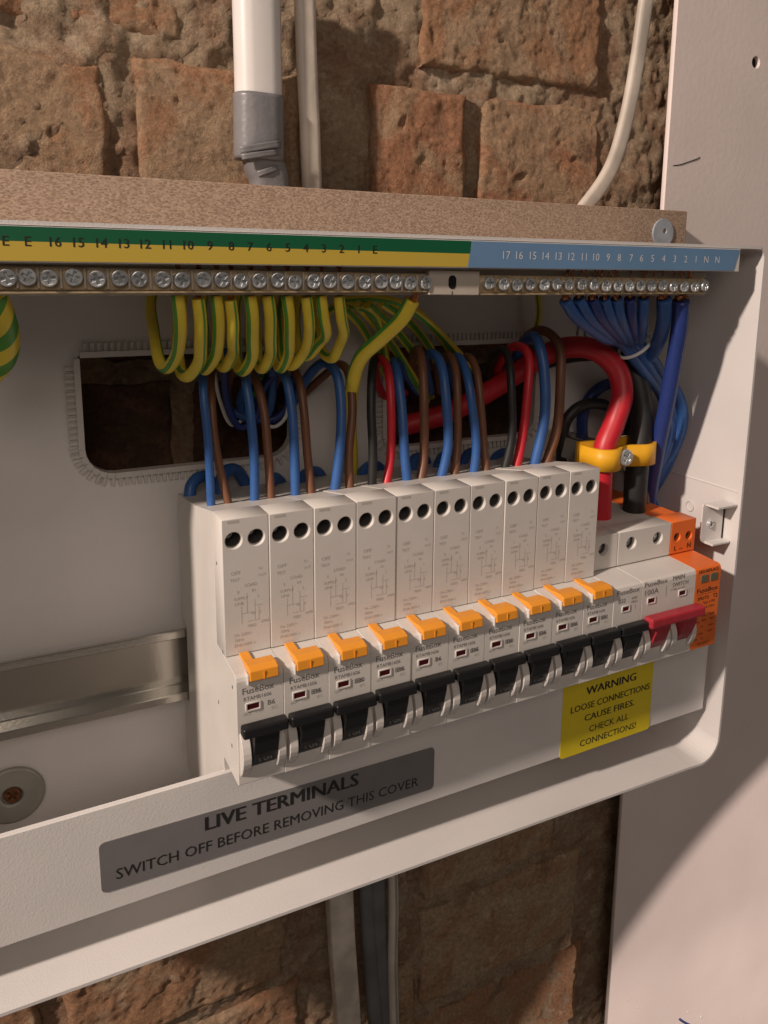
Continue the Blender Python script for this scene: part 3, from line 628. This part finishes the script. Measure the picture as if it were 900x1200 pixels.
# surge protector
sp = thing('surge_protector', 'bright orange surge protector module at the right end of the row', 'surge protector', (227.5, 0, 0))
tf = short_body(sp, 0, 17.5, 'spd', [(4.6, 53.2), (12.8, 52.9)], 2.2)
for hx in (4.6, 12.8): put_screw('terminal_screw', SCREW_S, hx, 23, 53, tf, sc=.9)
texts('terminal_mark', [('L', 3, 46.2, 2.6, None, .02, 'l'), ('N', 12, 46.4, 2.8, None, .02, 'l'), ('275V', 6.4, 46.3, .9, None, .0, 'l')], 17.93, M['inkblack'], sp)
for hx in (5.8, 12.4):
    B('status_window', M['wingreen'], sp, hx-2.3, hx+2.3, -.4, .1, 35.6, 39.4, bev=.15)
texts('printed_mark', [('RED:REPLACE', 1.9, 40.6, 1.7, 13.6, .01, 'l'), ('FuseBox', 1.6, 30.2, 2.5, 14.4, .01, 'l'), ('SPDT2', 2.2, 26.4, 1.7, 8, .01, 'l'), ('T2', 13, 26.2, 2.2, None, .01, 'l'), ('Type 2 SPD', 6.4, 24.0, 1.3, None, 0, 'l'), ('Uc 275V~', 8, 21.4, 1.3, None, 0, 'l'),
    ('L-N', 6.6, 16.9, 1.2, None, 0, 'l'), ('N-PE', 12, 17.2, 1.2, None, 0, 'l'), ('Imax', 2, 14.4, 1.2, None, 0, 'l'), ('40kA', 6.4, 14.6, 1.2, None, 0, 'l'), ('20kA', 12, 14.6, 1.2, None, 0, 'l'), ('In', 6.6, 11.4, 1.2, None, 0, 'l'), ('20kA', 11.8, 11.2, 1.2, None, 0, 'l'),
    ('Up<1.5kV', 1.6, 7.6, 1.2, None, 0, 'l'), ('1.4kV', 11.4, 8.2, 1.2, None, 0, 'l'), ('IP20', 2, 4.8, 1.1, None, 0, 'l'), ('T2', 7, 4.8, 1.1, None, 0, 'l'), ('EN 61643-11', 4.8, 2.4, 1.2, None, 0, 'l')], -.06, M['inkblack'], sp, extra=[(1.6, 15.6, 29.2, 29.35)])

# ================================================================ WIRES
A = at
PW = 'wires entering the tops of the breakers'
def tw(i, side): return 17.5*i+(5.0 if side == 0 else 12.0)
def top_wire(i, side, col, pts, r=2.0):
    r *= .9
    """pts: (px,py,Y) above the entry"""
    x, _ = (tw(i, side), 0); base = Vector((x, 47.5, 88))
    P = [base, Vector((x, 47.5, 91))]+[A(*p) for p in pts]
    nm = {'wblue': 'blue', 'wbrown': 'brown', 'wblack': 'black', 'wred': 'red'}[col]
    wire(f'{nm}_wire', f'{nm} wire going into the top of the {ORD[i]} breaker from the left', 'wire', P, r, M[col], PW, n=10)
RC = [(0, 0, 'wblue', [(244, 520, 48), (238, 455, 52), (240, 425, 62), (262, 412, 78), (300, 430, 92), (320, 460, 100)], 1.9),
      (0, 1, 'wbrown', [(254, 530, 51), (248, 470, 56), (250, 432, 70), (272, 425, 86), (300, 450, 100)], 1.8),
      (1, 0, 'wblue', [(298, 540, 48), (293, 480, 50), (288, 440, 56), (296, 418, 70), (318, 428, 84), (316, 480, 94), (296, 492, 99), (270, 480, 105)], 2.1),
      (1, 1, 'wbrown', [(314, 530, 51), (309, 480, 55), (297, 440, 64), (280, 425, 80), (268, 450, 95), (270, 480, 104)], 2.0),
      (2, 0, 'wblue', [(345, 530, 48), (342, 480, 51), (334, 442, 56), (318, 428, 66), (296, 440, 80), (282, 470, 96), (290, 490, 104)], 2.2),
      (2, 1, 'wbrown', [(360, 530, 51), (356, 480, 54), (350, 445, 60), (338, 430, 72), (325, 445, 90), (310, 480, 104)], 2.0),
      (3, 0, 'wblue', [(398, 530, 48), (400, 480, 51), (395, 440, 56), (380, 425, 64), (362, 440, 76), (345, 470, 90), (325, 495, 102)], 2.4),
      (3, 1, 'wbrown', [(409, 530, 51), (413, 480, 55), (409, 440, 60), (398, 427, 68), (380, 440, 78), (352, 465, 92), (330, 480, 104)], 2.1),
      (4, 0, 'wblack', [(437, 530, 48), (435, 480, 52), (436, 440, 58), (440, 420, 70), (450, 425, 90), (470, 450, 102)], 2.2),
      (4, 1, 'wred', [(458, 530, 51), (458, 470, 53), (454, 432, 60), (444, 421, 70), (440, 440, 84), (452, 465, 94), (475, 460, 104)], 2.2),
      (5, 0, 'wblue', [(474, 530, 48), (471, 480, 52), (466, 440, 58), (462, 424, 70), (470, 430, 90), (490, 460, 102)], 2.4),
      (5, 1, 'wbrown', [(497, 530, 51), (497, 470, 53), (495, 430, 58), (490, 410, 68), (484, 420, 86), (490, 450, 104)], 2.4),
      (6, 0, 'wblue', [(525, 520, 48), (522, 460, 51), (516, 425, 58), (505, 414, 68), (498, 425, 84), (505, 460, 102)], 2.5),
      (6, 1, 'wbrown', [(536, 520, 51), (536, 460, 54), (533, 430, 60), (525, 416, 70), (512, 430, 88), (515, 460, 102)], 2.2),
      (7, 0, 'wblue', [(558, 520, 48), (551, 460, 51), (545, 432, 58), (536, 418, 68), (528, 430, 86), (535, 460, 102)], 2.4),
      (7, 1, 'wbrown', [(567, 520, 51), (562, 460, 55), (557, 430, 61), (548, 418, 70), (542, 430, 88), (550, 460, 102)], 2.2),
      (8, 0, 'wblack', [(600, 510, 48), (599, 450, 51), (596, 420, 58), (588, 410, 68), (575, 425, 86), (570, 455, 102)], 2.3),
      (8, 1, 'wred', [(614, 500, 50), (619, 450, 52), (620, 420, 56), (612, 407, 62), (598, 408, 72), (585, 428, 90), (580, 450, 104)], 2.5),
      (9, 0, 'wblue', [(638, 490, 48), (638, 440, 51), (632, 405, 56), (624, 394, 64), (612, 405, 78), (600, 440, 100)], 2.9),
      (9, 1, 'wbrown', [(653, 500, 50), (657, 440, 52), (656, 408, 56), (644, 391, 62), (628, 388, 70), (612, 402, 84), (600, 430, 102)], 2.7)]
for a in RC: top_wire(*a)
# blue neutral leads at the back of the breakers
for i, (pts, r) in enumerate([([(222, 590, 78), (224, 570, 80), (234, 559, 84), (246, 562, 90), (250, 590, 92)], 2.6), ([(258, 590, 74), (262, 556, 78), (278, 552, 86), (292, 575, 92)], 2.8),
        ([(316, 578, 76), (320, 560, 80), (330, 566, 86), (334, 585, 92)], 2.4), ([(352, 572, 76), (356, 556, 82), (372, 552, 88), (382, 566, 92)], 2.2),
        ([(424, 566, 76), (426, 552, 80), (438, 545, 84), (448, 552, 88), (452, 566, 92)], 2.6), ([(482, 555, 74), (486, 538, 80), (498, 538, 88), (502, 556, 92)], 2.6),
        ([(512, 550, 74), (518, 536, 80), (532, 532, 86), (540, 545, 92)], 2.5), ([(542, 548, 74), (548, 532, 80), (562, 530, 86), (570, 545, 92)], 2.4),
        ([(576, 545, 74), (582, 534, 80), (594, 530, 86), (602, 545, 92)], 2.2)]):
    wire('neutral_lead', f'short dark blue lead arching behind the breakers, {ORD[i]} from the left', 'wire', [A(*p) for p in pts], r, M['wblue'], 'blue leads behind the breakers')
# earth wires
GYS = (2, 3, 4); EG = 'green and yellow earth loops under the bar'
gy = [M['wyel'], M['wgreen']]
loops = [(208, 199, 180, 345, 428, 66), (232, 226, 214, 350, 436, 70), (253, 244, 240, 346, 430, 70), (270, 268, 258, 352, 433, 72), (293, 290, 280, 346, 430, 72), (314, 312, 302, 346, 430, 72), (336, 332, 322, 346, 428, 72), (359, 347, 334, 348, 424, 72), (376, 366, 352, 346, 420, 72), (397, 392, 368, 347, 416, 70)]
for i, (xt, xb, xback, yt, yb, yd) in enumerate(loops):
    jx, jy = random.uniform(-5, 5), random.uniform(-6, 5)
    P = [A(xt, yt, 20), A(xt+3, yt+25, 21), A(xt+4-(1 if i < 8 else -2), (yt+yb)/2+8, 26), A(xb+2, yb-10, 34), A(xb-3+jx*.5, yb+2+jy, 44), A((xb+xback)/2-4+jx, yb-6+jy, 54), A(xback-1+jx, (yt+yb)/2+jy, 68), A(xback-3, yt+8, 82), A(xback+10, yt-30, 92)]
    P[3] = A((xt+xb)/2+4, yb-14+jy, 34)
    tp = [A(xt, 315, 38), A(xt, 300, 38)]
    wire('earth_wire', f'green and yellow earth wire looping under the bar, {ORD[i]} loop from the left', 'wire', P, random.uniform(2.1, 2.3), gy, EG, tip=[A(xt, yt-2, 20), A(xt, 316, 19), A(xt+1, 311, 18.5)], sides=16, stripe=(2, 9, 10) if i % 2 else (5, 6, 13), n=8, up=(1, 0, 0), twist=.9*random.uniform(-1, 1))
wire('main_earth_cable', 'thick green and yellow earth cable curving down from the last earth screw', 'cable', [A(483, 352, 20), A(470, 374, 24), A(445, 398, 32), A(424, 418, 42), A(414, 445, 54), A(410, 490, 72), A(412, 540, 82), A(412, 600, 90)], 3.1, gy, None, tip=[A(484, 352, 20), A(487, 345, 19), A(488, 330, 18)], stripe=(5, 6, 7, 8), n=10, up=(1, 0, 0))
wire('earth_wire', 'green and yellow earth wire twisted at the extreme left edge under the bar', 'wire', [A(-8, 345, 20), A(2, 370, 24), A(8, 395, 30), A(4, 420, 36), A(-12, 440, 44)], 3.9, gy, EG, stripe=(2, 3, 4, 8, 9, 10), n=10, twist=9)
DG = 'shaded earth wires fanning behind the thick earth cable'
for i, (pts, r) in enumerate([([(404, 362, 66), (425, 385, 74), (448, 430, 88), (470, 470, 104)], 2.0), ([(418, 356, 64), (440, 380, 74), (470, 420, 88), (500, 470, 104)], 2.1), ([(430, 356, 62), (462, 385, 74), (496, 430, 90), (505, 465, 104)], 2.1),
        ([(446, 354, 60), (478, 376, 72), (505, 410, 90), (520, 450, 104)], 2.1), ([(464, 354, 58), (490, 366, 66), (518, 396, 80), (530, 420, 96), (535, 450, 106)], 2.0), ([(400, 352, 70), (440, 350, 62), (470, 356, 58), (500, 376, 64), (530, 406, 84), (560, 440, 104)], 1.9), ([(378, 375, 88), (392, 360, 78), (415, 358, 66), (440, 372, 66), (452, 420, 84), (462, 460, 104)], 1.9)]):
    wire('earth_wire', f'dim earth wire in the fan behind the thick earth cable, {ORD[i]} from the left', 'wire', [A(*p) for p in pts], r, gy, DG, stripe=(2, 3, 8, 9), n=8, twist=1)
wire('earth_wire', 'single thin green and yellow wire hanging left of the blue bundle', 'wire', [A(630, 342, 88), A(632, 365, 88), A(628, 385, 90), A(618, 400, 97)], 1.6, gy, DG, stripe=(1, 2, 3, 7), n=8)
# wires inside the left opening
for i, (pts, r, m, nm) in enumerate([([(262, 420, 84), (266, 470, 92), (280, 500, 97), (300, 490, 96), (310, 455, 90), (330, 432, 84)], 1.6, 'wnavy', 'navy blue'), ([(250, 430, 90), (258, 470, 100), (272, 498, 104), (292, 480, 104), (300, 440, 100)], .9, 'tie', 'thin clear'),
        ([(300, 480, 100), (318, 500, 96), (335, 488, 93), (340, 455, 90)], .9, 'tie', 'thin clear'), ([(296, 450, 100), (312, 490, 98), (334, 480, 95), (345, 440, 90)], 2.0, 'wnavy', 'navy blue'), ([(305, 440, 92), (298, 465, 100), (280, 480, 106)], 1.6, 'wgreen', 'dull green')]):
    wire('loop_wire', f'{nm} wire curling out of the left cable opening, {ORD[i]} strand', 'wire', [A(*p) for p in pts], r, M[m], 'strands in the left cable opening', n=8)
# neutral wires to the tie and down
NG = 'blue neutral wires bunched below the neutral bar'
tops = [(662, 352), (678, 350), (694, 350), (708, 350), (722, 350), (738, 350), (754, 350)]
for i, (tx, ty) in enumerate(tops):
    k = i/6; bx = 728+22*k
    P = [A(tx, ty, 20), A(tx+(bx-tx)*.28-3*(1-k), ty+22, 24), A(tx+(bx-tx)*.70, ty+44, 34), A(bx, 402, 42+2*(i % 2)), A(bx+20, 428, 46+2*(i % 3)), A(774+10*k, 462, 50), A(784+11*k+3*(i % 2), 500, 52), A(774+11*k, 540, 56), A(757, 590, 70)]
    wire('neutral_wire', f'blue neutral wire, {ORD[i]} from the left of the bunch below the neutral bar', 'wire', P, 2.7, M['wnavy' if i in (2, 5) else 'wblue'], NG, tip=[A(tx, ty, 20), A(tx, ty-8, 19)], n=8)
wire('neutral_wire', 'thick blue wire dropping from the bar just right of the tied bunch', 'wire', [A(778, 350, 20), A(777, 380, 26), A(768, 408, 38), A(752, 430, 54), A(742, 470, 78), A(740, 520, 88)], 3.5, M['wblue'], NG, tip=[A(778, 350, 20), A(778, 342, 19)], n=8)
wire('neutral_cable', 'thickest dark blue cable at the right of the neutral bar running straight down', 'cable', [A(798, 352, 20), A(796, 385, 23), A(789, 430, 29), A(780, 480, 36), A(770, 530, 44), A(762, 575, 52), A(757, 612, 60)], 4.1, M['wnavy'], None, tip=[A(796, 352, 20), A(796, 345, 19)], n=8)
wire('neutral_wire', 'blue wire bowing out furthest right beside the clamp', 'wire', [A(750, 418, 50), A(783, 446, 50), A(799, 482, 48), A(792, 520, 52), A(770, 555, 60), A(757, 592, 72)], 3.4, M['wblue'], NG, n=8)
bm = bmesh.new(); tc_ = A(744, 408, 46); C = [tc_+Vector((8.2*math.cos(t)*.92, -8*math.sin(t), 7.5*math.cos(t)*.75+1)) for t in [2*math.pi*k/16 for k in range(17)]]
tube_bm(bm, C, .9, sides=8, n=2); tag(bm_obj('cable_tie', bm, M['tie']), 'clear cable tie wrapped round the bunch of blue wires', 'cable tie')
# stray copper strands at the neutral bar top
bm = bmesh.new()
for k in range(26):
    x = random.uniform(150, 228); z = 5.2+random.uniform(-.6, .4); p = Vector((x, -1+random.uniform(-.6, 1), z)); tube_bm(bm, [p-Vector((random.uniform(-1, 1), 0, 2)), p, p+Vector((random.uniform(-1.2, 1.2), random.uniform(-1, 1), random.uniform(.8, 2.4)))], .42, sides=5, n=2)
for k in range(20):
    x = random.uniform(150, 228); p = Vector((x, 3+random.uniform(-1, 1), -6.2)); tube_bm(bm, [p+Vector((0, 0, 1.5)), p, p+Vector((random.uniform(-1.6, 1.6), random.uniform(-1, 0), random.uniform(-1, .2)))], .5, sides=5, n=2)
o = bm_obj('copper_strands', bm, M['copper'], tb); o['kind'] = 'stuff'
# tails
wire('red_tail', 'thick red supply cable arching out of the right opening into the yellow clamp', 'cable', [A(470, 500, 112), A(520, 486, 106), A(560, 466, 98), A(590, 448, 90), A(625, 424, 78), A(660, 408, 66), A(696, 410, 56), A(722, 432, 50), A(729, 462, 46), A(720, 495, 44), A(708, 526, 43), A(705, 560, 43), A(703, 610, 43)], 5.6, M['wred'], None, n=10, sides=16)
wire('black_tail', 'thick black supply cable running behind the red one into the yellow clamp', 'cable', [A(560, 440, 108), A(620, 425, 96), A(670, 412, 80), A(710, 412, 66), A(738, 430, 56), A(750, 462, 50), A(752, 500, 47), A(748, 536, 45), A(745, 570, 44), A(742, 612, 44)], 6.0, M['wblack'], None, n=10, sides=16)
wire('black_wire', 'black wire looping low behind the clamp left of the red cable', 'wire', [A(657, 560, 84), A(660, 505, 80), A(672, 482, 78), A(692, 473, 78), A(716, 478, 80), A(736, 500, 84), A(742, 560, 88)], 3.1, M['wblack'], None, n=8)
wire('navy_wire', 'dark blue wire looping behind the thick red cable left of the bundle', 'wire', [A(690, 560, 90), A(682, 500, 88), A(690, 468, 86), A(712, 450, 84), A(740, 452, 84), A(760, 480, 86)], 3.2, M['wnavy'], None, n=8)
wire('brown_wire', 'thin brown wire dropping beside the black cable below the clamp', 'wire', [A(756, 540, 54), A(756, 570, 52), A(758, 606, 50)], 2.0, M['wbrown'], None, n=6)
wire('blue_lead', 'short blue lead tip showing behind the orange surge protector', 'wire', [A(764, 560, 78), A(766, 590, 70), A(768, 612, 62)], 3.4, M['wblue'], None, n=6)
# yellow clamp
cl = thing('cable_clamp', 'yellow cable clamp holding the thick red and black supply cables', 'clamp', (0, 0, 0))
p0, p1, p2 = A(708, 536, 43), A(732, 535, 40), A(748, 532, 45)
zc_ = p0.z
def ribbon(path, z0, z1, th, name):
    bm = bmesh.new(); C = spline([(x, y, 0) for x, y in path], 6); n = len(C); ins, out = [], []
    for i, c in enumerate(C):
        t = (C[min(i+1, n-1)]-C[max(i-1, 0)]).normalized(); nn = Vector((-t.y, t.x, 0)); ins.append(c+nn*th/2); out.append(c-nn*th/2)
    rows = [[bm.verts.new((v.x, v.y, z)) for v in L_] for L_ in (ins, out) for z in (z0, z1)]
    for i in range(n-1):
        for a, b in ((0, 1), (3, 2), (1, 3), (2, 0)): 
            f = bm.faces.new((rows[a][i], rows[a][i+1], rows[b][i+1], rows[b][i])); f.smooth = a in (0, 3) and b in (1, 2)
    for i in (0, n-1): bm.faces.new((rows[0][i], rows[1][i], rows[3][i], rows[2][i]))
    bmesh.ops.recalc_face_normals(bm, faces=bm.faces); return bm_obj(name, bm, M['clamp'], cl)
xr, xk = p0.x, p2.x; yr, yk = p0.y, p2.y
zz0, zz1 = zc_-5.6, zc_+5.6
ribbon([(xr-7.5, yr+10), (xr-7.6, yr+2), (xr-6.2, yr-4.6), (xr, yr-7.6), (xr+5.6, yr-5.4), (xr+8.6, yr-1.8), (xr+12, yr-1.5), ((xr+xk)/2+2, yr-2.2), (xk-5.5, yk-6.2), (xk, yk-7.6), (xk+6, yk-5.2), (xk+7.6, yk+1), (xk+7.5, yk+9)], zz0, zz1, 1.8, 'front_band')
ribbon([(xr-9, yr+11), (xr+10, yr+9.5), (xk+9, yk+10)], zz0, zz1+1, 1.8, 'rear_band')
sx = A(731, 536, yr-5).x
put_screw('clamp_screw', SCREW, sx, yr-7.5, A(731, 536, yr-6).z, cl, sc=1.55)
bm = bmesh.new(); prism_y(bm, [(sx-1.8, zc_-1.8), (sx+1.8, zc_-1.8), (sx+1.8, zc_+1.8), (sx-1.8, zc_+1.8)], yr-5, yr+9); bm_obj('screw_shank', bm, M['zinc'], cl)
bm = bmesh.new(); prism_y(bm, rrect(A(680, 520, 62).x, A(738, 516, 62).x, A(680, 560, 62).z, A(710, 513, 62).z, 2.5, 4), 62, 63.6, bev=.3); bm_obj('support_plate', bm, M['galv'], cl)
bm = bmesh.new(); prism_y(bm, rrect(xr+2, xr+12, zz0-3, zz1-1, 1, 3), yr+10.5, 95); bm_obj('support_arm', bm, M['galv'], cl)
